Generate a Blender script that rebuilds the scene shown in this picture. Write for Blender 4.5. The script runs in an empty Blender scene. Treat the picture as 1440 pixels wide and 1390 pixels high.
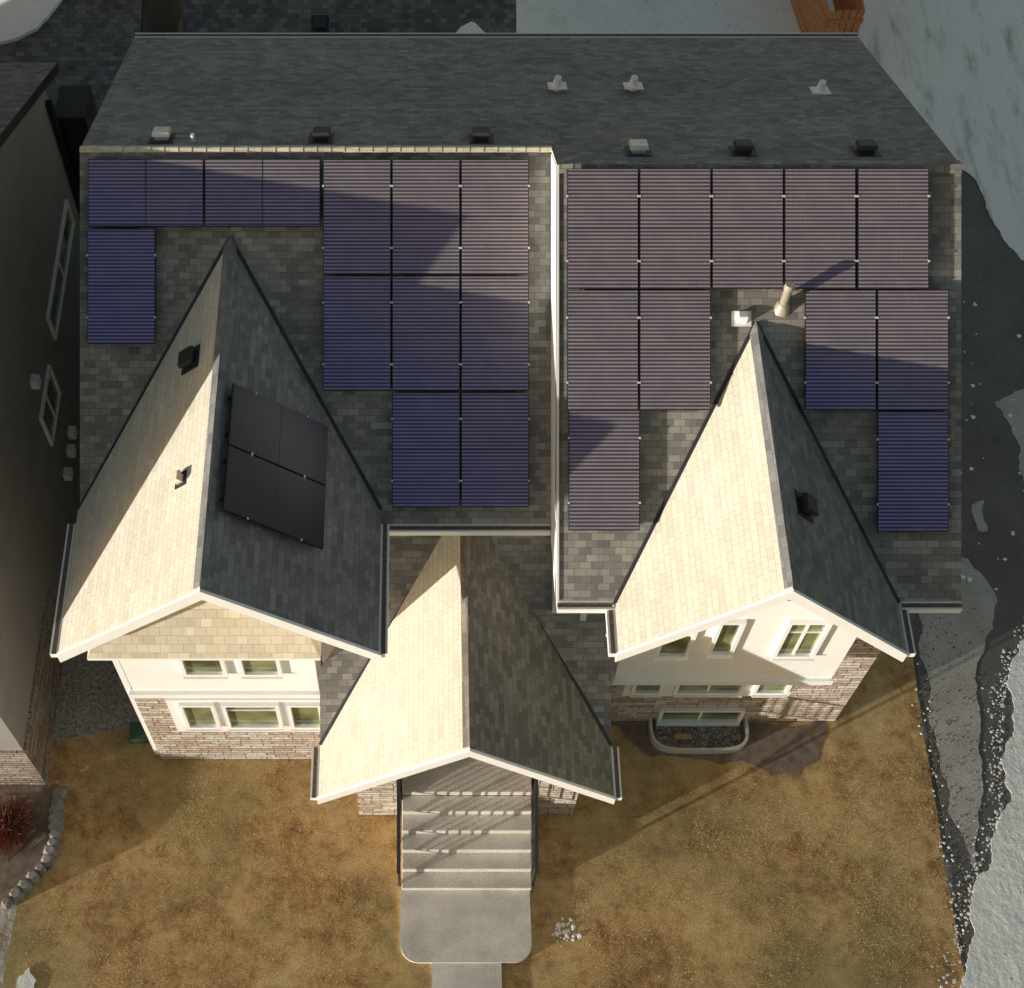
import bpy, math, random
import numpy as np
from mathutils import Vector, noise as mnoise
random.seed(7); np.random.seed(7)
scene=bpy.context.scene
R=math.radians
# ---------------------------------------------------------------- materials
def newmat(name):
    m=bpy.data.materials.new(name); m.use_nodes=True
    nt=m.node_tree; nt.nodes.clear()
    o=nt.nodes.new('ShaderNodeOutputMaterial'); b=nt.nodes.new('ShaderNodeBsdfPrincipled')
    nt.links.new(b.outputs[0],o.inputs[0])
    return m,nt,b
def N(nt,t,**k):
    n=nt.nodes.new(t)
    for a,v in k.items(): setattr(n,a,v)
    return n
def S(n,**k):
    for a,v in k.items(): n.inputs[a.replace('_',' ')].default_value=v
def col(c): return (c[0],c[1],c[2],1)
def uvv(nt):
    return N(nt,'ShaderNodeUVMap').outputs[0]
def noise(nt,vec,scale,detail=4,rough=.6):
    n=N(nt,'ShaderNodeTexNoise'); S(n,Scale=scale,Detail=detail,Roughness=rough)
    nt.links.new(vec,n.inputs['Vector']); return n.outputs['Fac']
def ramp(nt,fac,stops):
    r=N(nt,'ShaderNodeValToRGB'); nt.links.new(fac,r.inputs[0])
    e=r.color_ramp.elements
    while len(e)<len(stops): e.new(.5)
    for i,(p,c) in enumerate(stops): e[i].position=p; e[i].color=col(c)
    return r.outputs[0]
def mixc(nt,fac,a,b,mode='MIX'):
    m=N(nt,'ShaderNodeMix',data_type='RGBA',blend_type=mode)
    for s,v in ((m.inputs[0],fac),(m.inputs[6],a),(m.inputs[7],b)):
        if hasattr(v,'is_linked') or hasattr(v,'links'): nt.links.new(v,s)
        elif isinstance(v,(int,float)): s.default_value=v
        else: s.default_value=col(v)
    return m.outputs[2]
def math_(nt,op,a,b=None,c=None):
    m=N(nt,'ShaderNodeMath',operation=op)
    for i,v in enumerate((a,b,c)):
        if v is None: continue
        if isinstance(v,(int,float)): m.inputs[i].default_value=v
        else: nt.links.new(v,m.inputs[i])
    return m.outputs[0]
def bump(nt,b,h,strength=.5,dist=.01):
    n=N(nt,'ShaderNodeBump'); S(n,Strength=strength,Distance=dist)
    nt.links.new(h,n.inputs['Height']); nt.links.new(n.outputs[0],b.inputs['Normal'])
def plain(name,c,rough=.6,var=.12,scale=3,metal=0,bmp=0):
    m,nt,b=newmat(name); v=uvv(nt)
    f=noise(nt,v,scale,6)
    lo=tuple(x*(1-var) for x in c); hi=tuple(min(1,x*(1+var)) for x in c)
    nt.links.new(ramp(nt,f,[(.3,lo),(.7,hi)]),b.inputs['Base Color'])
    S(b,Roughness=rough,Metallic=metal)
    if bmp: bump(nt,b,noise(nt,v,scale*12,3),.5,bmp)
    return m
def shingle(name,c1,c2,big=.25,RH=.10,v2=.2):
    m,nt,b=newmat(name); v=uvv(nt)
    br=N(nt,'ShaderNodeTexBrick'); br.offset=.43; br.offset_frequency=2
    nt.links.new(v,br.inputs['Vector'])
    S(br,Scale=1,Mortar_Size=.0035,Mortar_Smooth=.5,Bias=0.0,Brick_Width=.165,Row_Height=RH)
    S(br,Color1=col(c1),Color2=col(c2),Mortar=col([x*.6 for x in c1]))
    br2=N(nt,'ShaderNodeTexBrick'); br2.offset=.31; br2.offset_frequency=3
    nt.links.new(v,br2.inputs['Vector'])
    S(br2,Scale=1,Mortar_Size=.0,Brick_Width=.41,Row_Height=RH,Color1=col((1-v2,)*3),Color2=col((1+v2*.9,)*3),Mortar=col((1,1,1)))
    c=mixc(nt,.8,br.outputs[0],br2.outputs[0],'MULTIPLY')
    lg=ramp(nt,noise(nt,v,.55,5),[(.3,(1-big,)*3),(.7,(1+big,)*3)])
    c=mixc(nt,1.0,c,lg,'MULTIPLY')
    gr=ramp(nt,noise(nt,v,90,2),[(.3,(.75,)*3),(.7,(1.25,)*3)])
    c=mixc(nt,.8,c,gr,'MULTIPLY')
    nt.links.new(c,b.inputs['Base Color']); S(b,Roughness=.8)
    sp=N(nt,'ShaderNodeSeparateXYZ'); nt.links.new(v,sp.inputs[0])
    saw=math_(nt,'SUBTRACT',1.0,math_(nt,'FRACT',math_(nt,'DIVIDE',sp.outputs[1],RH)))
    h=math_(nt,'ADD',math_(nt,'MULTIPLY',saw,.6),math_(nt,'MULTIPLY',br.outputs['Fac'],-.5))
    h=math_(nt,'ADD',h,math_(nt,'MULTIPLY',noise(nt,v,60,2),.35))
    bump(nt,b,h,.35,.009)
    return m
def stone(name,tint=(1,1,1)):
    m,nt,b=newmat(name); v=uvv(nt)
    wv=N(nt,'ShaderNodeTexNoise'); S(wv,Scale=3.0); nt.links.new(v,wv.inputs['Vector'])
    add=N(nt,'ShaderNodeVectorMath',operation='MULTIPLY_ADD'); nt.links.new(wv.outputs['Color'],add.inputs[0])
    add.inputs[1].default_value=(.05,.03,0); nt.links.new(v,add.inputs[2])
    def brick(w,h,c1,c2,off):
        br=N(nt,'ShaderNodeTexBrick'); br.offset=off; br.squash=1.4; br.squash_frequency=3
        nt.links.new(add.outputs[0],br.inputs['Vector'])
        S(br,Scale=1,Mortar_Size=.008,Brick_Width=w,Row_Height=h,Color1=col(c1),Color2=col(c2),Mortar=col((.10,.09,.08)))
        return br
    a=brick(.38,.11,(.34,.26,.20),(.84,.76,.66),.4)
    b2=brick(.38,.11,(.60,.44,.33),(.56,.56,.57),.4)
    c=mixc(nt,.45,a.outputs[0],b2.outputs[0])
    c=mixc(nt,.8,c,ramp(nt,noise(nt,v,9,4),[(.3,(.6,.58,.56)),(.7,(1.2,1.2,1.18))]),'MULTIPLY')
    c=mixc(nt,1.0,c,tint,'MULTIPLY')
    nt.links.new(c,b.inputs['Base Color']); S(b,Roughness=.9)
    h=math_(nt,'ADD',math_(nt,'MULTIPLY',a.outputs['Fac'],-1.0),noise(nt,v,14,4))
    bump(nt,b,h,.9,.03); return m
M={}
M['sh_main']=shingle('asphalt_shingles_grey',(.185,.178,.165),(.37,.35,.315),.25,.10,.15)
M['sh_back']=shingle('asphalt_shingles_grey_back',(.18,.18,.19),(.30,.30,.31),.15,.10,.13)
M['sh_gable']=shingle('asphalt_shingles_gable_lit',(.72,.67,.555),(.80,.745,.625),.04,.10,.09)  # pale copy for left-facing gable slopes, sunlight put into the colour
M['sh_gable_shade']=shingle('asphalt_shingles_gable_shade',(.18,.18,.185),(.29,.288,.285),.15,.10,.13)  # same shingles, darker: shade of the right-facing slopes painted in
M['sh_entry_shade']=shingle('asphalt_shingles_entry_shade',(.16,.145,.12),(.29,.265,.225),.15,.10,.13)  # dark copy for the entry gable's right slope, its shade painted in
M['sh_tan']=shingle('asphalt_shingles_tan_lit',(.66,.585,.44),(.80,.72,.56),.06,.13,.12)
M['sh_dark']=shingle('asphalt_shingles_dark',(.09,.09,.095),(.19,.19,.195))
M['stone']=stone('ledge_stone')
M['stone_dk']=stone('ledge_stone_dark',(.6,.58,.56))
M['white']=plain('white_painted_trim',(.90,.895,.88),.5,.03)
M['siding']=plain('cream_stucco',(.90,.89,.86),.8,.04,2,0,.004)
M['grey_stucco']=plain('grey_stucco',(.30,.29,.275),.9,.1,1.5,0,.006)
M['black']=plain('black_metal',(.02,.02,.022),.45,.2)
M['vent_dk']=plain('vent_plastic_dark',(.035,.035,.04),.5,.2)
M['galv']=plain('galvanised_metal',(.75,.77,.78),.35,.15,6,.5)
M['tanpipe']=plain('tan_flue_pipe',(.55,.49,.40),.45,.1,6,.4)
M['gutter_brown']=plain('gutter_inner_brown',(.16,.12,.09),.9,.5,20)
M['green']=plain('green_plastic',(.04,.10,.06),.5,.1)
M['wood']=plain('stained_fence_wood',(.60,.26,.11),.7,.3,10)
M['ply']=plain('plywood_scrap',(.6,.38,.2),.8,.2,10)
M['red']=plain('red_hose',(.5,.05,.03),.5,.1)
m,nt,b=newmat('window_glass'); v=uvv(nt)
nt.links.new(ramp(nt,noise(nt,v,1.2,2),[(.35,(.08,.10,.06)),(.65,(.38,.42,.22))]),b.inputs['Base Color'])
S(b,Roughness=.03,Metallic=.35); b.inputs['IOR'].default_value=1.7
M['glass']=m
# silicon cells under glass: neutral diffuse busbars/backing, stripe glare painted in, + blue anti-reflective coat mirror
def cells(name,cell,line,lf,gl,mixf=.45,per=.0525):
    m,nt,b=newmat(name); v=uvv(nt)
    sp=N(nt,'ShaderNodeSeparateXYZ'); nt.links.new(v,sp.inputs[0])
    ln=math_(nt,'LESS_THAN',math_(nt,'FRACT',math_(nt,'ADD',math_(nt,'DIVIDE',sp.outputs[1],per),.5)),lf)
    vl=math_(nt,'LESS_THAN',math_(nt,'FRACT',math_(nt,'ADD',math_(nt,'DIVIDE',sp.outputs[0],.0525),.5)),.10)
    c=mixc(nt,ln,cell,line)
    c=mixc(nt,math_(nt,'MULTIPLY',vl,.3),c,(.03,.03,.05))
    dirt=ramp(nt,noise(nt,v,2.5,6),[(.3,(.8,)*3),(.7,(1.15,)*3)])
    c=mixc(nt,.7,c,dirt,'MULTIPLY')
    nt.links.new(c,b.inputs['Base Color']); S(b,Roughness=.3); b.inputs['Specular IOR Level'].default_value=.3
    g=N(nt,'ShaderNodeBsdfAnisotropic'); g.inputs['Roughness'].default_value=.25
    nt.links.new(mixc(nt,math_(nt,'MULTIPLY',ln,.2),gl,(.15,.18,.40)),g.inputs['Color'])
    mx=N(nt,'ShaderNodeMixShader'); mx.inputs[0].default_value=mixf
    nt.links.new(b.outputs[0],mx.inputs[1]); nt.links.new(g.outputs[0],mx.inputs[2])
    out=[n for n in nt.nodes if n.type=='OUTPUT_MATERIAL'][0]; nt.links.new(mx.outputs[0],out.inputs[0])
    return m
M['cells']=cells('solar_cells',(.15,.125,.105),(.60,.50,.40),.42,(.012,.075,.60))
M['cells_shade']=cells('solar_cells_shade',(.022,.019,.018),(.03,.026,.025),.3,(.05,.05,.06),.3)  # same panels, darker and stripe-free: shaded slope without glare, painted in
M['frame']=plain('anodised_black_frame',(.03,.03,.035),.4,.1,3,.3)
M['clip']=plain('panel_clip',(.7,.7,.68),.4,.05)
def grass_mat(name,cols):
    m,nt,b=newmat(name); v=uvv(nt)
    f1=noise(nt,v,.7,6,.7); f2=noise(nt,v,3.2,9,.78); f3=noise(nt,v,45,3,.7)
    mix=math_(nt,'ADD',math_(nt,'MULTIPLY',f1,.5),math_(nt,'MULTIPLY',f2,.5))
    c=ramp(nt,mix,[(.36,cols[0]),(.44,cols[1]),(.51,cols[2]),(.61,cols[3])])
    gm=ramp(nt,noise(nt,v,.3,4),[(.46,(0,0,0)),(.62,(.7,)*3)])
    sep=N(nt,'ShaderNodeSeparateColor'); nt.links.new(gm,sep.inputs[0])
    c=mixc(nt,sep.outputs[0],c,mixc(nt,f2,(.12,.11,.04),(.48,.42,.19)))
    c=mixc(nt,.9,c,ramp(nt,f3,[(.3,(.5,)*3),(.7,(1.45,)*3)]),'MULTIPLY')
    nt.links.new(c,b.inputs['Base Color']); S(b,Roughness=.95)
    h=math_(nt,'ADD',f3,math_(nt,'MULTIPLY',f2,2))
    bump(nt,b,h,.5,.03); return m
M['grass']=grass_mat('dormant_lawn',[(.17,.09,.04),(.40,.22,.085),(.60,.385,.16),(.74,.53,.26)])
M['blades']=plain('grass_blades',(.62,.43,.19),.9,.4,1.3)
M['soil']=plain('bare_soil',(.22,.17,.13),.95,.4,5,0,.03)
def speckle(name,base,spread,s1=25,s2=1.0,bm=.01,rough=.85):
    m,nt,b=newmat(name); v=uvv(nt)
    c=ramp(nt,noise(nt,v,s1,3,.8),[(.3,tuple(x*(1-spread) for x in base)),(.7,tuple(min(1,x*(1+spread)) for x in base))])
    c=mixc(nt,.9,c,ramp(nt,noise(nt,v,s2,6,.65),[(.3,(.72,.71,.70)),(.7,(1.18,1.18,1.2))]),'MULTIPLY')
    nt.links.new(c,b.inputs['Base Color']); S(b,Roughness=rough)
    bump(nt,b,noise(nt,v,s1,3),.5,bm); return m
M['concrete']=speckle('exposed_aggregate_concrete',(.70,.66,.59),.35,40,1.2)
M['walk']=speckle('sidewalk_concrete',(.78,.73,.66),.25,45,1.5)
M['asphalt']=speckle('asphalt',(.17,.16,.15),.45,30,.8)
M['dry']=speckle('dry_dusty_pavement',(.52,.485,.44),.3,30,1.2)
M['gravel']=speckle('gravel',(.42,.39,.35),.8,16,2,.05)
def snow_mat(name,stops,sc,bs=.7,dirt=(.27,.33)):
    m,nt,b=newmat(name); v=uvv(nt)
    mp=N(nt,'ShaderNodeMapping'); nt.links.new(v,mp.inputs[0]); mp.inputs['Rotation'].default_value=(0,0,R(-28)); mp.inputs['Scale'].default_value=sc
    f=noise(nt,mp.outputs[0],1.0,9,.65)
    c=ramp(nt,f,stops)
    sp=ramp(nt,noise(nt,v,13,3,.5),[(dirt[0],(.30,.27,.24)),(dirt[1],(1,1,1))])
    c=mixc(nt,1.0,c,sp,'MULTIPLY')
    nt.links.new(c,b.inputs['Base Color']); S(b,Roughness=.6)
    bump(nt,b,math_(nt,'ADD',f,math_(nt,'MULTIPLY',noise(nt,v,8,5),.35)),bs,.12); return m
M['snow']=snow_mat('melting_snow',[(.3,(.88,.865,.84)),(.5,(1,.985,.955))],(1.2,1.2,1),.35,(.29,.34))
M['ice']=snow_mat('packed_icy_snow',[(.36,(.62,.59,.55)),(.43,(.86,.835,.80)),(.50,(1,.98,.94))],(2.6,.5,1),.3,(.24,.29))
M['ground']=snow_mat('winter_ground',[(.35,(.2,.15,.09)),(.5,(.32,.26,.18)),(.62,(.8,.8,.8))],(.4,.4,1))
M['bush']=plain('dried_shrub',(.22,.07,.045),.9,.5,8)
M['rock']=plain('border_rock',(.28,.27,.25),.9,.35,5,0,.03)
# ---------------------------------------------------------------- mesh helpers
def link(o,parent=None):
    scene.collection.objects.link(o)
    if parent: o.parent=parent
    return o
def empty(name):
    o=bpy.data.objects.new(name,None); link(o); return o
def mesh(name,verts,faces,mats,fm=None,parent=None,smooth=False,uv=True):
    me=bpy.data.meshes.new(name); me.from_pydata([tuple(v) for v in verts],[],faces)
    if not isinstance(mats,(list,tuple)): mats=[mats]
    for k in mats: me.materials.append(M[k])
    me.update()
    if fm:
        for p,i in zip(me.polygons,fm): p.material_index=i
    l=me.uv_layers.new(name='UVMap')
    Z=Vector((0,0,1))
    for p in me.polygons:
        n=p.normal
        h=Z.cross(n)
        if h.length<.05: h=Vector((1,0,0)); s=Vector((0,1,0))
        else:
            h.normalize(); s=n.cross(h)
        for li in p.loop_indices:
            co=me.vertices[me.loops[li].vertex_index].co
            l.data[li].uv=(co.dot(h)+n.x*7.3,co.dot(s)+n.y*3.1)
        if smooth: p.use_smooth=True
    return link(bpy.data.objects.new(name,me),parent)
BF=[(0,3,2,1),(4,5,6,7),(0,1,5,4),(1,2,6,5),(2,3,7,6),(3,0,4,7)]
def box(name,x0,x1,y0,y1,z0,z1,mat,parent=None,bev=0):
    v=[(x0,y0,z0),(x1,y0,z0),(x1,y1,z0),(x0,y1,z0),(x0,y0,z1),(x1,y0,z1),(x1,y1,z1),(x0,y1,z1)]
    o=mesh(name,v,BF,mat,parent=parent)
    if bev:
        bm=o.modifiers.new('b','BEVEL'); bm.width=bev; bm.segments=2
    return o
def slab(name,poly,t,top,side,parent):
    P=[Vector(p) for p in poly]
    n=(P[1]-P[0]).cross(P[2]-P[0])
    if n.z<0: P.reverse()
    k=len(P); V=P+[p-Vector((0,0,t)) for p in P]
    F=[tuple(range(k)),tuple(range(2*k-1,k-1,-1))]+[(i,i+k,(i+1)%k+k,(i+1)%k) for i in range(k)]
    return mesh(name,V,F,[top,side],[0]+[1]*(k+1),parent)
def prism(name,prof,axis,a0,a1,mat,parent):
    k=len(prof)
    mk=(lambda p,a:(a,p[0],p[1])) if axis=='x' else (lambda p,a:(p[0],a,p[1]))
    V=[mk(p,a0) for p in prof]+[mk(p,a1) for p in prof]
    F=[tuple(range(k-1,-1,-1)),tuple(range(k,2*k))]+[(i,(i+1)%k,(i+1)%k+k,i+k) for i in range(k)]
    if axis=='y': F=[tuple(reversed(f)) for f in F]
    return mesh(name,V,F,mat,parent=parent)
def beam(name,p0,p1,w,h,mat,parent=None,up=Vector((0,0,1))):
    p0=Vector(p0);p1=Vector(p1); d=(p1-p0).normalized()
    s=d.cross(up)
    if s.length<.01: s=Vector((1,0,0))
    s.normalize(); u=s.cross(d).normalized()
    V=[]
    for p in (p0,p1):
        for a,b_ in ((-1,-1),(1,-1),(1,1),(-1,1)): V.append(p+s*a*w/2+u*b_*h/2)
    F=[(0,1,2,3),(7,6,5,4),(0,4,5,1),(1,5,6,2),(2,6,7,3),(3,7,4,0)]
    return mesh(name,V,F,mat,parent=parent)
def cyl(name,c,r,z0,z1,mat,parent=None,seg=20,r2=None):
    r2=r if r2 is None else r2
    V=[(c[0]+r*math.cos(2*math.pi*i/seg),c[1]+r*math.sin(2*math.pi*i/seg),z0) for i in range(seg)]
    V+=[(c[0]+r2*math.cos(2*math.pi*i/seg),c[1]+r2*math.sin(2*math.pi*i/seg),z1) for i in range(seg)]
    F=[tuple(range(seg-1,-1,-1)),tuple(range(seg,2*seg))]+[(i,(i+1)%seg,(i+1)%seg+seg,i+seg) for i in range(seg)]
    return mesh(name,V,F,mat,parent=parent)
def frac(a,b,amp,lvl):
    if lvl==0: return [a]
    m=(a+b)/2; d=b-a; n=Vector((-d.y,d.x,0))
    m=m+n*random.uniform(-amp,amp)
    return frac(a,m,amp,lvl-1)+frac(m,b,amp,lvl-1)
def sheet(name,pts,z,mat,amp=0,lvl=0,parent=None,thick=0):
    P=[Vector((p[0],p[1],0)) for p in pts]; out=[]
    for i in range(len(P)):
        out+= frac(P[i],P[(i+1)%len(P)],amp,lvl) if lvl else [P[i]]
    area=sum(out[i].x*out[(i+1)%len(out)].y-out[(i+1)%len(out)].x*out[i].y for i in range(len(out)))
    if area<0: out.reverse()
    k=len(out)
    if not thick:
        return mesh(name,[(p.x,p.y,z) for p in out],[tuple(range(k))],mat,parent=parent)
    V=[(p.x,p.y,z+thick) for p in out]+[(p.x,p.y,z) for p in out]
    F=[tuple(range(k))]+[(i,i+k,(i+1)%k+k,(i+1)%k) for i in range(k)]
    return mesh(name,V,F,mat,parent=parent)
def chunks(name,n,fn,smin,smax,mat,parent=None,flat=.6):
    V=[];F=[]
    for _ in range(n):
        x,y=fn(); s=random.uniform(smin,smax)*random.choice((.5,1,1)); o=len(V)
        k=6; a0=random.random()*6
        for i in range(k):
            r=s*random.uniform(.6,1.2); V.append((x+r*math.cos(a0+i*2*math.pi/k),y+r*math.sin(a0+i*2*math.pi/k),0.0))
        for i in range(k):
            r=s*random.uniform(.35,.7); V.append((x+r*math.cos(a0+i*2*math.pi/k),y+r*math.sin(a0+i*2*math.pi/k),s*flat*random.uniform(.6,1.1)))
        F.append(tuple(o+k+i for i in range(k)))
        F+=[(o+i,o+(i+1)%k,o+k+(i+1)%k,o+k+i) for i in range(k)]
    return mesh(name,V,F,mat,parent=parent)
# ---------------------------------------------------------------- the house
H=empty('suburban_house')
T=.17
RLp=lambda x,v:Vector((x,.866*v+10.73,.5*v+6.42))      # front slope, west half (30 deg)
RRp=lambda x,v:Vector((x,.866*v+10.275,.5*v+7.20))     # front slope, east half (30 deg, stepped up)
XL,XS,XR=-5.08,1.83,7.50
vl0,vl1=-.44,5.05; vr0,vr1=-1.50,4.61
lr,le=RLp(0,vl1),RLp(0,vl0); rr,re_=RRp(0,vr1),RRp(0,vr0)
BY=19.6; BZ=6.92
def bk(y,x=5):
    a=lr if x<XS else rr
    return a.z+(BZ-a.z)*(y-a.y)/(BY-a.y)
slab('roof_front_west',[(XL,lr.y,lr.z),(XS,lr.y,lr.z),(XS,le.y,le.z),(XL,le.y,le.z)],T,'sh_main','white',H)
slab('roof_front_east',[(XS,rr.y,rr.z),(XR,rr.y,rr.z),(XR,re_.y,re_.z),(XS,re_.y,re_.z)],T,'sh_main','white',H)
slab('roof_back',[(XL,lr.y,lr.z),(XS,lr.y,lr.z),(XS,rr.y,rr.z),(XR,rr.y,rr.z),(XR,BY,BZ),(XL,BY,BZ)],T,'sh_back','white',H)
mesh('roof_step_wall',[(XS-.012,9.1,6.30),(XS-.012,10.4,6.05),(XS-.012,lr.y-.02,lr.z-.05),(XS-.012,rr.y,rr.z-.02)],[(0,1,2,3)],'siding',parent=H)
def cap(name,p0,p1,dl,dr,mat,w=.13):
    p0=Vector(p0)+Vector((0,0,.025));p1=Vector(p1)+Vector((0,0,.025))
    dl=Vector(dl).normalized()*w;dr=Vector(dr).normalized()*w
    L=(p1-p0).length; n=max(2,int(L/.2)); V=[];F=[]
    for i in range(n):
        a=p0.lerp(p1,i/n); b=p0.lerp(p1,min(1,(i+1.1)/n)); up=Vector((0,0,.010))
        o=len(V); V+=[a+dl,a,a+dr,b+dl+up,b+up,b+dr+up]; F+=[(o,o+1,o+4,o+3),(o+1,o+2,o+5,o+4)]
    return mesh(name,V,F,mat,parent=H)
cap('ridge_cap_west',(XL,lr.y,lr.z),(XS,lr.y,lr.z),(0,-.866,-.5),(0,.91,-.40),'sh_tan',.07)  # pale tan stands in for sunlight along this cap
cap('ridge_cap_east',(XS,rr.y,rr.z),(XR,rr.y,rr.z),(0,-.866,-.5),(0,.9,-.43),'sh_main')
beam('drip_edge',RRp(XS+.01,vr0)+Vector((0,0,.01)),RRp(XS+.01,vr1)+Vector((0,0,.01)),.03,.03,'white',H)
# walls
prism('wall_west',[(10.9,0),(19.3,0),(19.3,6.8),(15.08,8.65),(10.9,6.33)],'x',-4.9,1.9,'siding',H)
prism('wall_east',[(9.72,3.3),(19.3,3.3),(19.3,6.8),(14.25,9.2),(9.72,6.66)],'x',1.93,7.35,'siding',H)
box('stone_storey_east',1.95,7.38,9.69,19.32,0,3.5,'stone',H)
# gable roof west
gz,ez=8.29,6.30; gx=-2.88
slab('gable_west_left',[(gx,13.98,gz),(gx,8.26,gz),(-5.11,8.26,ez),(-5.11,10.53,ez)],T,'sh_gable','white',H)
slab('gable_west_right',[(gx,13.98,gz),(gx,8.26,gz),(-.67,8.26,ez),(-.67,10.53,ez)],T,'sh_gable_shade','white',H)
cap('ridge_cap_gable_west',(gx,8.28,gz),(gx,13.98,gz),(-.75,0,-.67),(.75,0,-.67),'sh_gable_shade')
# gable roof east
hx,hz,hez=4.62,8.40,6.43
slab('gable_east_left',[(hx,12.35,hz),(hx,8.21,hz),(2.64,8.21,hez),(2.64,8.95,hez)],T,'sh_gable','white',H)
slab('gable_east_right',[(hx,12.35,hz),(hx,8.21,hz),(6.62,8.21,hez),(6.62,8.95,hez)],T,'sh_gable_shade','white',H)
cap('ridge_cap_gable_east',(hx,8.23,hz),(hx,12.35,hz),(-.71,0,-.70),(.71,0,-.70),'sh_gable_shade')
def valley(n,a,b): beam(n,a,b,.06,.02,'vent_dk',H)  # dark strip painted in as the shadow line where the slopes meet
valley('valley_shade_a',(gx,13.98,gz+.01),(-.67,10.53,ez+.01)); valley('valley_shade_b',(gx,13.98,gz+.01),(-5.09,10.53,ez+.01))
valley('valley_shade_c',(hx,12.35,hz+.01),(6.62,8.95,hez+.01)); valley('valley_shade_d',(hx,12.35,hz+.01),(2.64,8.95,hez+.01))
def chevron(n,cx,hw,zt,zb,y,t=.24):
    prism(n,[(cx,zt),(cx+hw,zb),(cx+hw,zb-t),(cx,zt-t),(cx-hw,zb-t),(cx-hw,zb)],'y',y-.045,y,'white',H)
chevron('rake_board_west',gx,2.25,gz+.01,ez-.01,8.258); chevron('rake_board_east',hx,2.0,hz+.01,hez-.01,8.208)
# west bay walls
prism('bay_west_upper',[(-4.7,3.0),(-1.72,3.0),(-1.72,7.05),(gx,8.08),(-4.7,6.46)],'y',9.0,12.5,'siding',H)
box('bay_west_stone',-4.73,-1.69,8.97,12.5,0,2.98,'stone',H)
box('bay_west_return',-1.70,-1.15,9.55,11.2,0,6.3,'siding',H)
box('belt_trim',-4.76,-1.66,8.93,9.02,2.96,3.12,'white',H)
prism('gable_infill_west',[(-4.62,6.02),(-1.74,6.02),(-1.74,7.0),(gx,8.05),(-4.62,6.5)],'y',8.955,8.998,'sh_tan',H)
px0,px1=-4.85,-1.52
slab('pent_roof_front',[(px0,8.42,5.72),(px1,8.42,5.72),(px1-.34,8.96,6.25),(px0+.34,8.96,6.25)],.07,'sh_tan','white',H)
slab('pent_roof_left',[(px0,8.42,5.72),(px0+.34,8.96,6.25),(px0,9.3,5.72)],.07,'sh_tan','white',H)
slab('pent_roof_right',[(px1,8.42,5.72),(px1-.34,8.96,6.25),(px1,9.3,5.72)],.07,'sh_tan','white',H)
def window(name,x0,x1,z0,z1,y,fw=.06,mull=0,rail=False,parent=H,dep=.07):
    e=bpy.data.objects.new(name,None); link(e,parent)
    box('glass',x0,x1,y-.012,y+.01,z0,z1,'glass',e)
    box('frame_left',x0-fw,x0,y-dep,y+.01,z0-fw,z1+fw,'white',e); box('frame_right',x1,x1+fw,y-dep,y+.01,z0-fw,z1+fw,'white',e)
    box('frame_top',x0,x1,y-dep,y+.01,z1,z1+fw,'white',e); box('sill',x0-fw,x1+fw,y-dep-.04,y+.01,z0-fw-.03,z0-fw+.0,'white',e)
    box('frame_bottom',x0,x1,y-dep,y+.01,z0-fw,z0,'white',e)
    for i in range(mull):
        xm=x0+(x1-x0)*(i+1)/(mull+1); box('mullion',xm-.02,xm+.02,y-.035,y-.013,z0,z1,'white',e)
    if rail: zm=z0+(z1-z0)*rail; box('rail',x0,x1,y-.034,y-.013,zm-.015,zm+.015,'white',e)
    return e
box('window_surround_west',-4.2,-1.67,8.90,8.968,1.58,2.955,'white',H)
window('window',-3.94,-3.49,1.92,2.82,8.90); window('window',-3.25,-2.45,1.92,2.82,8.90,mull=0,rail=.75); window('window',-2.2,-1.76,1.92,2.82,8.90)
window('window',-3.72,-3.15,3.92,5.25,9.0,mull=0,rail=.6); window('window',-2.82,-2.30,3.92,5.25,9.0,rail=.6)
# east bay
prism('bay_east_upper',[(2.95,3.6),(6.36,3.6),(6.36,6.5),(hx,8.16),(2.95,6.5)],'y',9.0,12.0,'siding',H)
box('bay_east_skirt',2.92,6.39,8.95,9.72,3.46,3.62,'white',H)
box('window_bump_east',3.3,6.12,9.42,9.70,1.86,3.46,'white',H)
window('window',3.47,3.87,2.15,3.0,9.42); window('window',4.18,5.21,2.15,3.0,9.42,mull=1); window('window',5.5,5.98,2.15,3.0,9.42)
window('window',3.50,3.90,4.62,5.75,9.0,rail=.6); window('window',4.28,4.55,4.7,5.75,9.0); window('window',5.28,5.80,4.62,5.75,9.0,mull=1,rail=.7)
window('basement_window',4.20,5.58,.12,.60,9.69,fw=.06,mull=1)
# gutters
def gutter(n,a,b,side):
    a=Vector(a);b=Vector(b); s=Vector(side)*.065
    beam(n,a+s+Vector((0,0,-.06)),b+s+Vector((0,0,-.06)),.12,.12,'white',H)
    beam(n+'_inside',a+s+Vector((0,0,.002)),b+s+Vector((0,0,.002)),.06,.01,'gutter_brown',H)  # brown strip on the solid box, reads as its open trough
gutter('gutter_main_west',(-.6,le.y,le.z-.01),(XS-.02,le.y,le.z-.01),(0,-1,0))
gutter('gutter_main_east_a',(XS,re_.y,re_.z-.01),(2.6,re_.y,re_.z-.01),(0,-1,0))
gutter('gutter_main_east_b',(6.66,re_.y,re_.z-.01),(XR,re_.y,re_.z-.01),(0,-1,0))
gutter('gutter_back',(XL,BY,BZ-.01),(XR,BY,BZ-.01),(0,1,0))
gutter('gutter_gw_l',(-5.11,8.24,ez-.01),(-5.11,10.3,ez-.01),(-1,0,0)); gutter('gutter_gw_r',(-.67,8.24,ez-.01),(-.67,10.3,ez-.01),(1,0,0))
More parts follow.
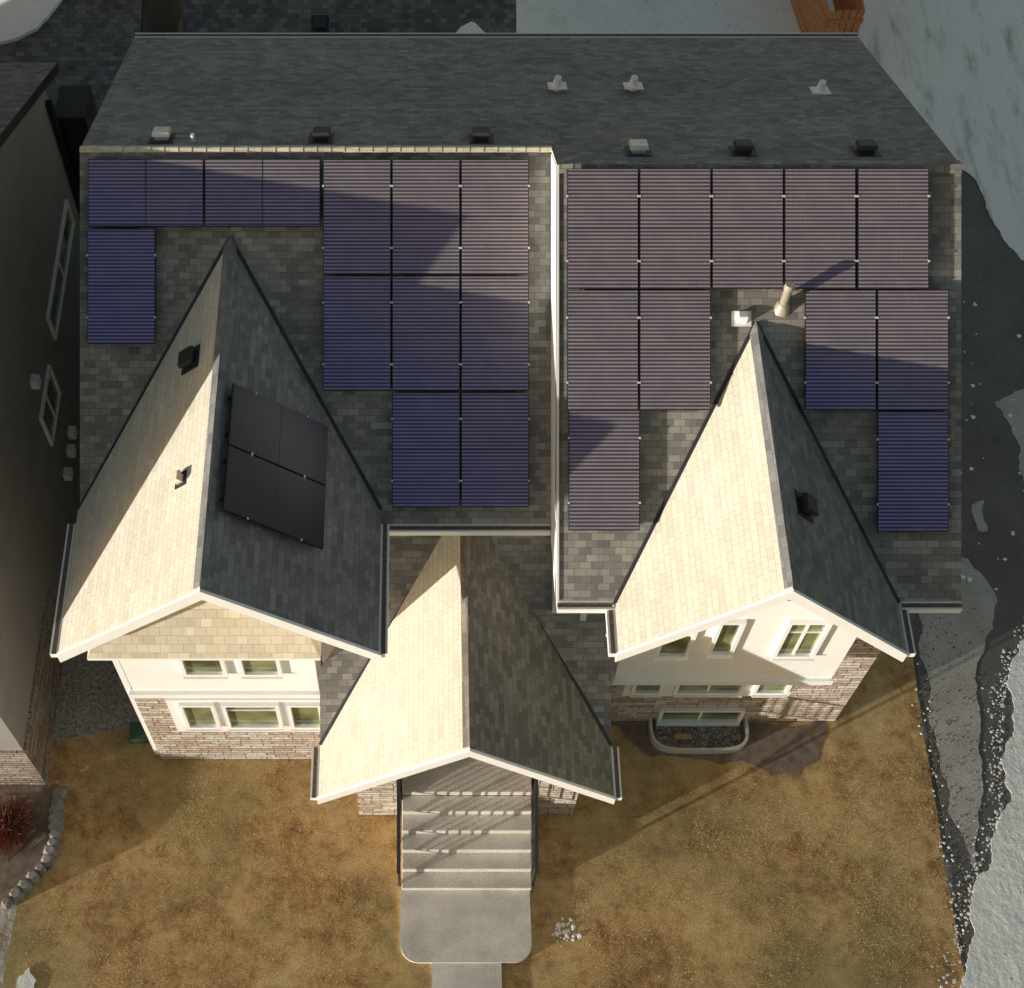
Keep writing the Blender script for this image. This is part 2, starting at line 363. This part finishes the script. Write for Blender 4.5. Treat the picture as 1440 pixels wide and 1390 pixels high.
gutter('gutter_ge_l',(2.64,8.19,hez-.01),(2.64,8.85,hez-.01),(-1,0,0)); gutter('gutter_ge_r',(6.62,8.19,hez-.01),(6.62,8.85,hez-.01),(1,0,0))
# entry / porch roof
qx,qz,qe=.60,5.50,3.40
slab('porch_roof_plane',[(-1.65,7.98,3.40),(2.85,7.98,3.40),(2.85,9.69,4.5),(1.93,9.69,4.5),(1.93,10.92,5.28),(-1.16,10.92,5.28),(-1.16,9.56,4.41),(-1.65,8.99,4.05)],.15,'sh_main','white',H)
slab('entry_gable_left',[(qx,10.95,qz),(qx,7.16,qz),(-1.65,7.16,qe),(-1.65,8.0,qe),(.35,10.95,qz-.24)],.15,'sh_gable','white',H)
slab('entry_gable_right',[(qx,10.95,qz),(qx,7.16,qz),(2.85,7.16,qe),(2.85,8.0,qe),(.85,10.95,qz-.24)],.15,'sh_entry_shade','white',H)
cap('ridge_cap_entry',(qx,7.18,qz),(qx,10.9,qz),(-.73,0,-.68),(.73,0,-.68),'sh_entry_shade')
valley('valley_shade_e',(2.85,7.98,qe+.01),(.85,10.95,5.27)); valley('valley_shade_f',(-1.65,7.98,qe+.01),(.35,10.95,5.27))
chevron('rake_board_entry',qx,2.27,qz+.01,qe-.01,7.158)
gutter('gutter_p_l',(-1.65,7.14,qe-.01),(-1.65,7.95,qe-.01),(-1,0,0)); gutter('gutter_p_r',(2.85,7.14,qe-.01),(2.85,7.95,qe-.01),(1,0,0))
for nm,x0,x1 in (('porch_pillar_left',-1.18,-.50),('porch_pillar_right',1.87,2.55)):
    box(nm,x0,x1,7.95,8.65,0,3.05,'stone',H); box(nm+'_cap',x0-.04,x1+.04,7.91,8.69,3.05,3.13,'white',H)
prism('porch_tympanum',[(-1.3,3.13),(2.5,3.13),(2.5,3.5),(qx,5.2),(-1.3,3.5)],'y',7.97,8.15,'siding',H)
box('porch_side_wall_l',-1.16,-.9,8.65,10.9,0,3.2,'stone',H); box('porch_side_wall_r',2.2,2.5,8.65,9.7,0,3.2,'stone',H)
box('porch_floor',-.95,2.25,8.5,10.9,0,1.0195,'concrete',H)
box('front_door',.15,1.15,10.86,10.91,1.02,3.1,'wood',H)
for nm,p in (('downspout_a',[(2.40,9.15,6.2),(2.40,9.62,5.7),(2.40,9.62,4.5)]),('downspout_b',[(-.85,8.6,6.2),(-1.1,9.48,5.9),(-1.1,9.48,4.4)]),
             ('downspout_c',[(2.55,8.5,6.3),(2.88,9.0,6.0),(2.88,9.6,5.6),(2.88,9.6,0.1)]),('downspout_d',[(-4.98,8.6,6.2),(-4.78,9.06,5.9),(-4.78,9.06,.1)]),('downspout_e',[(6.7,8.5,6.3),(6.6,9.62,5.8),(6.6,9.62,3.5)])):
    for i in range(len(p)-1): beam(nm,p[i],p[i+1],.09,.08,'white',H,up=Vector((0,1,.01)))
# roof vents
def boxvent(c,n,s,mat='vent_dk',sc=1):
    e=bpy.data.objects.new('roof_vent',None); link(e,H)
    c=Vector(c);n=Vector(n).normalized();s=Vector(s).normalized();h=s.cross(n)
    def ob(nm,w,l,z0,z1,w2,l2,mt):
        V=[]
        for (ww,ll,z) in ((w,l,z0),(w2,l2,z1)):
            for a,b_ in ((-1,-1),(1,-1),(1,1),(-1,1)): V.append(c+h*a*ww/2+s*b_*ll/2+n*z)
        mesh(nm,V,BF,mt,parent=e)
    ob('flashing',.36*sc,.38*sc,.005,.015,.36*sc,.38*sc,'vent_dk'); ob('base',.20*sc,.20*sc,.012,.08,.20*sc,.20*sc,mat); ob('hood',.27*sc,.27*sc,.08,.14,.24*sc,.24*sc,mat)
nb=(0,.46,1); sb=(0,1,-.46)
for x,mt in ((-3.93,'galv'),(-1.565,'vent_dk'),(.81,'vent_dk')): boxvent((x,15.46,bk(15.46,x)),nb,sb,mt)
for x,mt in ((3.03,'galv'),(4.53,'vent_dk'),(6.29,'vent_dk')): boxvent((x,14.74,bk(14.74,x)),nb,sb,mt)
boxvent((-3.36,12.1,8.29-.892*.48),(-.665,0,.746),(0,1,0)); boxvent((-3.33,10.1,8.29-.892*.45),(-.665,0,.746),(0,1,0),'sh_tan',.6)
boxvent((5.03,9.62,8.4-.985*.41),(.70,0,.71),(0,1,0))
def plumb(x,y,z,h=.20,r=.055):
    e=bpy.data.objects.new('plumbing_vent',None); link(e,H)
    mesh('flashing',[(x-.15,y-.15,z+.085),(x+.15,y-.15,z+.085),(x+.15,y+.15,z-.05),(x-.15,y+.15,z-.05)],[(0,1,2,3)],'white',parent=e)
    cyl('boot',(x,y),r*1.7,z-.02,z+.12,'white',e,16,r*1.25); cyl('pipe',(x,y),r,z,z+h,'white',e,16)
for x,y in ((2.08,17.3),(3.29,17.3),(6.22,17.1)): plumb(x,y,bk(y,x)-.01)
cyl('small_pipe',(-3.45,15.36),.03,bk(15.36,-3)-.05,bk(15.36,-3)+.15,'white',H,10)
p=RRp(4.99,2.62); fl=bpy.data.objects.new('furnace_flue',None); link(fl,H)
cyl('flashing_cone',(p.x,p.y),.13,p.z-.05,p.z+.1,'tanpipe',fl,20,.075); cyl('pipe',(p.x,p.y),.06,p.z,p.z+.48,'tanpipe',fl,20); cyl('cap',(p.x,p.y),.075,p.z+.44,p.z+.52,'tanpipe',fl,20,.06)
p=RRp(4.42,2.46); wv=bpy.data.objects.new('white_vent',None); link(wv,H)
mesh('flashing',[RRp(4.27,2.34)+Vector((0,0,.02)),RRp(4.55,2.34)+Vector((0,0,.02)),RRp(4.55,2.56)+Vector((0,0,.02)),RRp(4.27,2.56)+Vector((0,0,.02))],[(0,1,2,3)],'white',parent=wv)
box('hood',4.35,4.50,p.y-.07,p.y+.06,p.z-.03,p.z+.12,'white',wv,.02)
# ---------------------------------------------------------------- solar panels
def panel(c,h,s,w,l,long_s=True,cm='cells'):
    h=Vector(h).normalized(); s=Vector(s).normalized(); n=h.cross(s)
    if n.z<0: n=-n
    V=[];F=[];fm=[];UV=[]
    def quadbox(w0,w1,l0,l1,z0,z1,mi):
        o=len(V)
        for z in (z0,z1):
            for a,b_ in ((w0,l0),(w1,l0),(w1,l1),(w0,l1)): V.append(c+h*a+s*b_+n*z); UV.append((a,b_))
        for f in BF: F.append(tuple(o+i for i in f)); fm.append(mi)
    quadbox(-w/2,w/2,-l/2,l/2,.095,.135,0)
    g=.010; o=len(V)
    for a,b_ in ((-w/2+g,-l/2+g),(w/2-g,-l/2+g),(w/2-g,l/2-g),(-w/2+g,l/2-g)): V.append(c+h*a+s*b_+n*.1375); UV.append((a,b_))
    F.append((o,o+1,o+2,o+3)); fm.append(1)
    if long_s: quadbox(-w/2+g,w/2-g,-.006,.006,.136,.1395,0)
    else: quadbox(-.006,.006,-l/2+g,l/2-g,.136,.1395,0)
    for a,b_ in ((-1,-.27),(-1,.27),(1,-.27),(1,.27)):
        if long_s: quadbox(a*w/2-.014,a*w/2+.014,b_*l-.014,b_*l+.014,.134,.144,2)
    for a in (-.3,.3): quadbox(a*w-.02,a*w+.02,-l/2,l/2,.02,.094,0)
    me=bpy.data.meshes.new('solar_panel'); me.from_pydata([tuple(v) for v in V],[],F)
    for k in ('frame',cm,'clip'): me.materials.append(M[k])
    l_=me.uv_layers.new(name='UVMap')
    for p_,i in zip(me.polygons,fm):
        p_.material_index=i
        for li in p_.loop_indices: l_.data[li].uv=UV[me.loops[li].vertex_index]
    link(bpy.data.objects.new('solar_panel',me))
X=(1,0,0); SL=(0,.866,.5)
for x in (-4.09,-2.39): panel(RLp(x,4.385),X,SL,1.68,.985,False)
for x,v_ in ((-4.445,3.02),(-1.015,4.03),(-.01,4.03),(.995,4.03),(-1.015,2.335),(-.01,2.335),(.995,2.335),(-.01,.64),(.995,.64)): panel(RLp(x,v_),X,SL,.985,1.67)
for x,v_ in ((2.455,3.70),(3.465,3.70),(4.475,3.70),(5.485,3.70),(6.505,3.70),(2.455,2.006),(3.465,2.006),(5.77,2.006),(6.78,2.006),(2.475,.33),(6.78,.31)): panel(RRp(x,v_),X,SL,.99,1.675)
sd=Vector((.746,0,-.665))
for y in (10.93,9.92): panel(Vector((-2.13,y,8.29-.892*.75)),(0,-1,0),-sd,.985,1.66,True,'cells_shade')
# ---------------------------------------------------------------- steps, walk
st=empty('front_steps')
for i in range(6):
    box('step_%d'%(i+1),-.42,1.78,6.62+.28*i,8.02 if i<5 else 8.5,.17*i,.17*(i+1),'concrete',st,.012)
pts=[]
for cx,cy,a0 in ((1.45,5.72,270),(1.75,6.62,None),(-.44,6.62,None),(-.14,5.72,180)):
    if a0 is None: pts.append((cx,cy))
    else:
        for k in range(7): a=R(a0+15*k); pts.append((cx+.30*math.cos(a),cy+.30*math.sin(a)))
sheet('landing_slab',pts,0,'walk',thick=.07); box('walkway',.09,1.24,-8,5.43,0,.045,'walk')
def railing(x,name='stair_railing'):
    e=empty(name); zf=lambda y:.17+(y-6.62)/.28*.17
    y0,y1=6.72,7.95
    for y in (y0,7.35,y1): beam('post',(x,y,zf(y)-.2),(x,y,zf(y)+.92),.045,.045,'black',e,up=Vector((0,1,0)))
    beam('top_rail',(x,y0-.1,zf(y0-.1)+.92),(x,y1+.05,zf(y1)+.92),.06,.04,'black',e); beam('bottom_rail',(x,y0,zf(y0)+.12),(x,y1,zf(y1)+.12),.03,.03,'black',e)
    y=y0+.11
    while y<y1: beam('baluster',(x,y,zf(y)+.12),(x,y,zf(y)+.9),.018,.018,'black',e,up=Vector((0,1,0))); y+=.11
railing(-.46); railing(1.80)
# ---------------------------------------------------------------- ground
sheet('ground',[(-150,-100),(150,-100),(150,250),(-150,250)],-.03,'ground')
sheet('lawn',[(-6.75,-8),(8.9,-8),(8.9,5),(8.95,9),(9.05,12.2),(-4.7,12.2),(-4.9,9.9),(-6.75,9.6)],0,'grass',.02,4)
sheet('gravel_strip',[(-6.75,9.3),(-5.6,9.55),(-4.72,9.7),(-4.72,20.5),(-6.75,20.5)],.004,'gravel',.05,3)
sheet('soil_bed',[(5.6,9.7),(7.2,9.7),(7.0,9.0),(6.6,8.7),(6.1,8.65),(5.6,8.95),(4.0,9.0),(3.2,9.7)],.005,'soil',.12,4)
sheet('road',[(8.85,-8),(30,-8),(30,24),(7.4,24),(7.4,12.1),(9.05,12.1)],-.008,'asphalt')
sheet('road_dry_patch',[(9.3,13.4),(10.4,13.0),(10.8,12.1),(10.3,11.0),(10.0,9.6),(9.75,8.2),(9.4,7.0),(9.12,8.0),(9.2,10.2),(9.25,12.2)],.0,'dry',.10,6)
sheet('road_dry_patch',[(11.6,16.6),(12.6,16.9),(13.5,15.5),(13.2,13.6),(12.0,14.2),(11.9,15.6)],.0,'dry',.12,6)
sheet('road_dry_patch',[(10.7,14.2),(10.95,14.3),(10.9,13.6),(10.72,13.6)],.0,'dry',.12,4)
SN=empty('snow')
sheet('snow_road_edge',[(11.9,12.0),(11.1,11.3),(10.65,10.3),(10.6,9.6),(10.25,9.0),(10.3,8.3),(9.85,7.6),(9.65,7.0),(9.25,6.5),(9.2,5.9),(8.95,5.4),(8.6,4.9),(8.4,2),(8.6,-8),(16,-8),(16,12.4)],.004,'snow',.14,6,SN,.012)
sheet('snow_packed_road',[(7.4,31),(9.2,26),(11.3,23.4),(12.2,22.8),(12.5,21.4),(12.9,20.3),(14.5,19.7),(22,19),(60,24),(60,90),(7.4,90)],.004,'ice',.08,6,SN,.012)
sheet('snow_back_yard',[(1.9,20),(7.6,20.4),(9.1,24),(9.1,60),(1.9,60)],.006,'snow',.03,5,SN,.12)
sheet('snow_side_yard',[(-5.75,21.5),(-5.0,21.0),(-4.95,40),(-5.8,40)],.006,'snow',.03,5,SN,.05)
sheet('snow_patch',[(-6.75,5.2),(-6.6,5.35),(-6.45,5.15),(-6.5,4.9),(-6.7,4.8)],.004,'snow',.12,3,SN,.02)
def cr(): 
    t=random.random(); y=5+7.5*t; xb=np.interp(y,[5,6.6,8,9,10.3,11.3,12],[8.7,9.3,10.1,10.25,10.6,11.1,11.9]); return xb-abs(random.gauss(0,.16)),y
chunks('snow_crumbs',520,cr,.010,.035,'snow',SN,.12)
chunks('snow_bits_road',60,lambda:(random.uniform(9.4,12.5),random.uniform(12,20)),.02,.06,'snow',SN,.3)
chunks('snow_bits_lawn',40,lambda:(2.35+random.gauss(0,.10),5.95+random.gauss(0,.12)),.02,.05,'snow',SN,.4)
chunks('snow_bits_kerb',70,lambda:(9.0+random.gauss(0,.1),random.uniform(5.5,11)),.01,.03,'snow',SN,.3)
chunks('dark_pebbles',900,lambda:(np.random.triangular(8.7,8.95,10.8),random.uniform(4.5,13)),.01,.025,'soil',None,.4)
chunks('gravel_stones',2500,lambda:(random.uniform(-6.7,-4.75),random.uniform(9.5,12.5)),.012,.035,'gravel',None,.7)
# blades of grass as one mesh
n=70000
bx=np.random.uniform(-6.7,8.85,n); by=np.random.uniform(4.2,9.9,n)
keep=~((bx>-.5)&(bx<1.85)&(by>5.4))&~((bx>.05)&(bx<1.28)&(by<5.5))&~((bx>3.3)&(by>9.0))&~((bx<-4.6)&(by>9.4))&~((bx>5.6)&(bx<7.1)&(by>8.8))
keep&=~((bx>-4.75)&(bx<-1.7)&(by>8.95))&~((bx<-6.1)&(by>6.9))
bx=bx[keep];by=by[keep]
dens=np.array([mnoise.noise(Vector((a*1.1,b_*1.1,3)))+.5*mnoise.noise(Vector((a*4,b_*4,1))) for a,b_ in zip(bx,by)])
k2=dens>-.12; bx=bx[k2];by=by[k2]; n=len(bx)
ang=np.random.uniform(0,6.28,n); L=np.random.uniform(.02,.05,n); w=.004
tx=bx+np.cos(ang)*L; ty=by+np.sin(ang)*L; tz=np.random.uniform(.006,.020,n)
V=np.empty((n*3,3)); V[0::3]=np.c_[bx-np.sin(ang)*w,by+np.cos(ang)*w,np.full(n,.002)]; V[1::3]=np.c_[bx+np.sin(ang)*w,by-np.cos(ang)*w,np.full(n,.002)]; V[2::3]=np.c_[tx,ty,tz]
me=bpy.data.meshes.new('lawn_grass'); me.vertices.add(n*3); me.vertices.foreach_set('co',V.ravel()); me.loops.add(n*3); me.loops.foreach_set('vertex_index',np.arange(n*3,dtype=np.int32))
me.polygons.add(n); me.polygons.foreach_set('loop_start',np.arange(0,n*3,3,dtype=np.int32)); me.update(calc_edges=True)
l=me.uv_layers.new(name='UVMap'); l.data.foreach_set('uv',V[:,:2].astype(np.float32).ravel()); me.materials.append(M['blades'])
link(bpy.data.objects.new('lawn_grass',me))
# window well
ww=empty('window_well'); V=[];F=[]; k=24; cx,cy,ra,rb=4.88,9.69,.84,.58
for i in range(k+1):
    a=math.pi+math.pi*i/k; ca,sa=math.cos(a),math.sin(a); ca=math.copysign(abs(ca)**.45,ca); sa=-abs(sa)**.45
    for r,z in ((0,0),(0,.2),(.045,.2),(.045,0)): V.append((cx+(ra+r)*ca,cy+(rb+r)*sa,z))
for i in range(k):
    for j in range(4): F.append((i*4+j,i*4+(j+1)%4,(i+1)*4+(j+1)%4,(i+1)*4+j))
mesh('metal_wall',V,F,'galv',parent=ww)
chunks('well_gravel',500,lambda:(random.uniform(4.12,5.64),random.uniform(9.16,9.66)),.02,.05,'gravel',ww,.7)
sheet('well_floor',[(4.1,9.68),(5.66,9.68),(5.64,9.16),(4.12,9.16)],.01,'soil',parent=ww); box('plywood',4.45,4.75,9.32,9.42,.05,.08,'ply',ww)
ub=empty('utility_box'); box('body',-5.28,-5.0,9.25,9.55,0,.22,'green',ub,.02); box('lid',-5.3,-4.98,9.23,9.57,.22,.26,'green',ub,.01)
bed=empty('rock_border')
for i in range(14):
    t=i/13; x=-6.45-.02*math.sin(i)-max(0,t-.6)*1.6; y=8.3-t*1.9; s=random.uniform(.09,.14)
    V=[];k=8
    for z,r in ((0,1),(.12,.95),(.2,.55)):
        for j in range(k): a=j*2*math.pi/k; rr_=s*r*random.uniform(.85,1.15); V.append((x+rr_*math.cos(a),y+rr_*math.sin(a),z))
    F=[(q*k+j,q*k+(j+1)%k,(q+1)*k+(j+1)%k,(q+1)*k+j) for q in range(2) for j in range(k)]+[tuple(range(2*k,3*k))]
    mesh('rock',V,F,'rock',parent=bed)
sheet('planting_bed_soil',[(-6.5,8.5),(-6.45,7.0),(-7.2,6.4),(-9,6.4),(-9,8.5)],.006,'soil',.03,3)
def shrub(name,c,r,nn,mat):
    V=[];F=[]
    for _ in range(nn):
        d=Vector((random.gauss(0,1),random.gauss(0,1),abs(random.gauss(0,1)))).normalized(); p0=Vector(c)+d*r*random.uniform(.0,.7); p1=p0+(d+Vector((random.gauss(0,.5),random.gauss(0,.5),random.gauss(0,.3))))*r*random.uniform(.15,.4)
        s=d.cross(Vector((random.random(),random.random(),random.random()))).normalized()*.007
        o=len(V); V+=[p0-s,p0+s,p1+s*.5,p1-s*.5]; F.append((o,o+1,o+2,o+3))
    return mesh(name,V,F,mat)
shrub('dry_shrub',(-7.25,7.7,.05),.55,2600,'bush')
# ---------------------------------------------------------------- neighbour
NB=empty('neighbour_house')
prism('wall',[(8.55,0),(19.2,0),(19.2,6.1),(14.2,8.95),(10.5,8.95),(8.55,6.8)],'x',-17,-6.76,'grey_stucco',NB)
box('stone_base',-17,-6.72,8.5,11.6,0,1.6,'stone_dk',NB)
slab('roof_back',[(-17.3,14.2,9.2),(-6.6,14.2,9.2),(-6.6,19.75,6.2),(-17.3,19.75,6.2)],.2,'sh_dark','black',NB)
slab('unseen_roof_top',[(-17.3,14.2,9.2),(-6.6,14.2,9.2),(-6.6,10.5,9.22),(-17.3,10.5,9.22)],.2,'sh_dark','black',NB)  # unseen, like the front slope below: profile shaped for the shadow it casts
slab('roof_front',[(-17.3,7.8,6.2),(-6.6,7.8,6.2),(-6.6,10.5,9.22),(-17.3,10.5,9.22)],.2,'sh_dark','black',NB)
def swin(y0,y1,z0,z1):
    e=bpy.data.objects.new('side_window',None); link(e,NB); x=-6.76
    box('glass',x-.01,x+.02,y0,y1,z0,z1,'glass',e); f=.05
    box('f1',x-.01,x+.06,y0-f,y0,z0-f,z1+f,'white',e); box('f2',x-.01,x+.06,y1,y1+f,z0-f,z1+f,'white',e); box('f3',x-.01,x+.06,y0,y1,z0-f,z0,'white',e); box('f4',x-.01,x+.06,y0,y1,z1,z1+f,'white',e)
    box('f5',x-.01,x+.04,(y0+y1)/2-.02,(y0+y1)/2+.02,z0,z1,'white',e)
swin(15.75,18.4,3.45,4.0); swin(13.95,15.0,2.7,3.5)
for i,(y,z) in enumerate(((14.85,1.6),(14.5,1.5),(14.0,1.5),(14.2,4.25))):
    box('dryer_vent',-6.78,-6.62,y-.1,y+.1,z-.1,z+.1,'white',NB,.02)
beam('downspout',(-6.7,19.0,6.0),(-6.7,19.0,0),.1,.1,'black',NB,up=Vector((0,1,0)))
box('chimney_chase',-6.76,-6.2,19.2,20.0,0,5.4,'black',NB)
G1=empty('neighbour_garage')
box('walls',-15,-6.0,21.0,30,0,2.9,'grey_stucco',G1)
slab('roof_front',[(-15.3,20.5,2.9),(-5.8,20.5,2.9),(-5.8,25.5,5.0),(-15.3,25.5,5.0)],.15,'sh_dark','black',G1)
slab('roof_back',[(-15.3,30.5,2.9),(-5.8,30.5,2.9),(-5.8,25.5,5.0),(-15.3,25.5,5.0)],.15,'sh_dark','black',G1)
P=[(-15,22.7),(-9.0,22.6),(-7.9,23.0),(-7.2,24.0),(-7.4,25.3),(-15,25.3)]
o=sheet('roof_snow',P,0,'snow',.06,5,G1,.08)
for vtx in o.data.vertices: vtx.co.z+=2.9+(vtx.co.y-20.5)*.42+.01
G2=empty('detached_garage')
box('walls',-4.7,1.55,22.3,29.7,0,3.0,'siding',G2)
slab('roof_front',[(-5.03,21.9,2.9),(1.85,21.9,2.9),(1.85,26,4.9),(-5.03,26,4.9)],.15,'sh_dark','white',G2)
slab('roof_back',[(-5.03,30.1,2.9),(1.85,30.1,2.9),(1.85,26,4.9),(-5.03,26,4.9)],.15,'sh_dark','white',G2)
o=sheet('roof_snow',[(.6,23.3),(1.0,23.5),(1.7,23.1),(1.8,22.7),(1.2,23.0)],0,'snow',.15,4,G2,.03)
for vtx in o.data.vertices: vtx.co.z+=2.9+(vtx.co.y-21.9)*.488+.01
boxvent((-2.2,23.5,2.9+1.6*.488),(0,-.44,.9),(0,.9,.44))
fe=empty('wooden_fence')
def fence(x0,y0,x1,y1):
    L=math.hypot(x1-x0,y1-y0); k=int(L/.15)
    for i in range(k):
        t=(i+.5)/k; x=x0+(x1-x0)*t; y=y0+(y1-y0)*t; dx,dy=(x1-x0)/L*.065,(y1-y0)/L*.065
        beam('board',(x-dx,y-dy,.95),(x+dx,y+dy,.95),.02,1.7+random.uniform(-.02,.02),'wood',fe)
    for z in (.4,1.5): beam('rail',(x0,y0,z),(x1,y1,z),.07,.09,'wood',fe)
fence(8.55,31,9.1,26.0); fence(9.1,26.0,9.9,26.0); fence(9.9,26.0,9.9,31)
# ---------------------------------------------------------------- light and camera
d=Vector((1,.51,-.09)).normalized()
sl=bpy.data.lights.new('sun','SUN'); sl.energy=5; sl.angle=R(.5); sl.color=(1,.965,.87)
so=bpy.data.objects.new('sun',sl); link(so); so.rotation_euler=d.to_track_quat('-Z','Y').to_euler(); so.location=(-20,-10,30)
w=bpy.data.worlds.new('World'); scene.world=w; w.use_nodes=True; nt=w.node_tree
bg=nt.nodes['Background']; sky=nt.nodes.new('ShaderNodeTexSky'); sky.sky_type='NISHITA'; sky.sun_disc=False
sky.sun_elevation=math.asin(-d.z); sky.sun_rotation=math.atan2(-d.x,-d.y)%(2*math.pi); sky.ozone_density=.3
nt.links.new(sky.outputs[0],bg.inputs[0]); bg.inputs[1].default_value=.15
cam=bpy.data.cameras.new('camera'); co=bpy.data.objects.new('camera',cam); link(co)
cam.sensor_width=36; cam.lens=51.5; cam.shift_x=.0833; cam.clip_end=1000
co.location=(0,0,25); co.rotation_euler=(R(30),0,0); scene.camera=co
scene.view_settings.view_transform='Standard'; scene.view_settings.look='None'; scene.view_settings.exposure=0
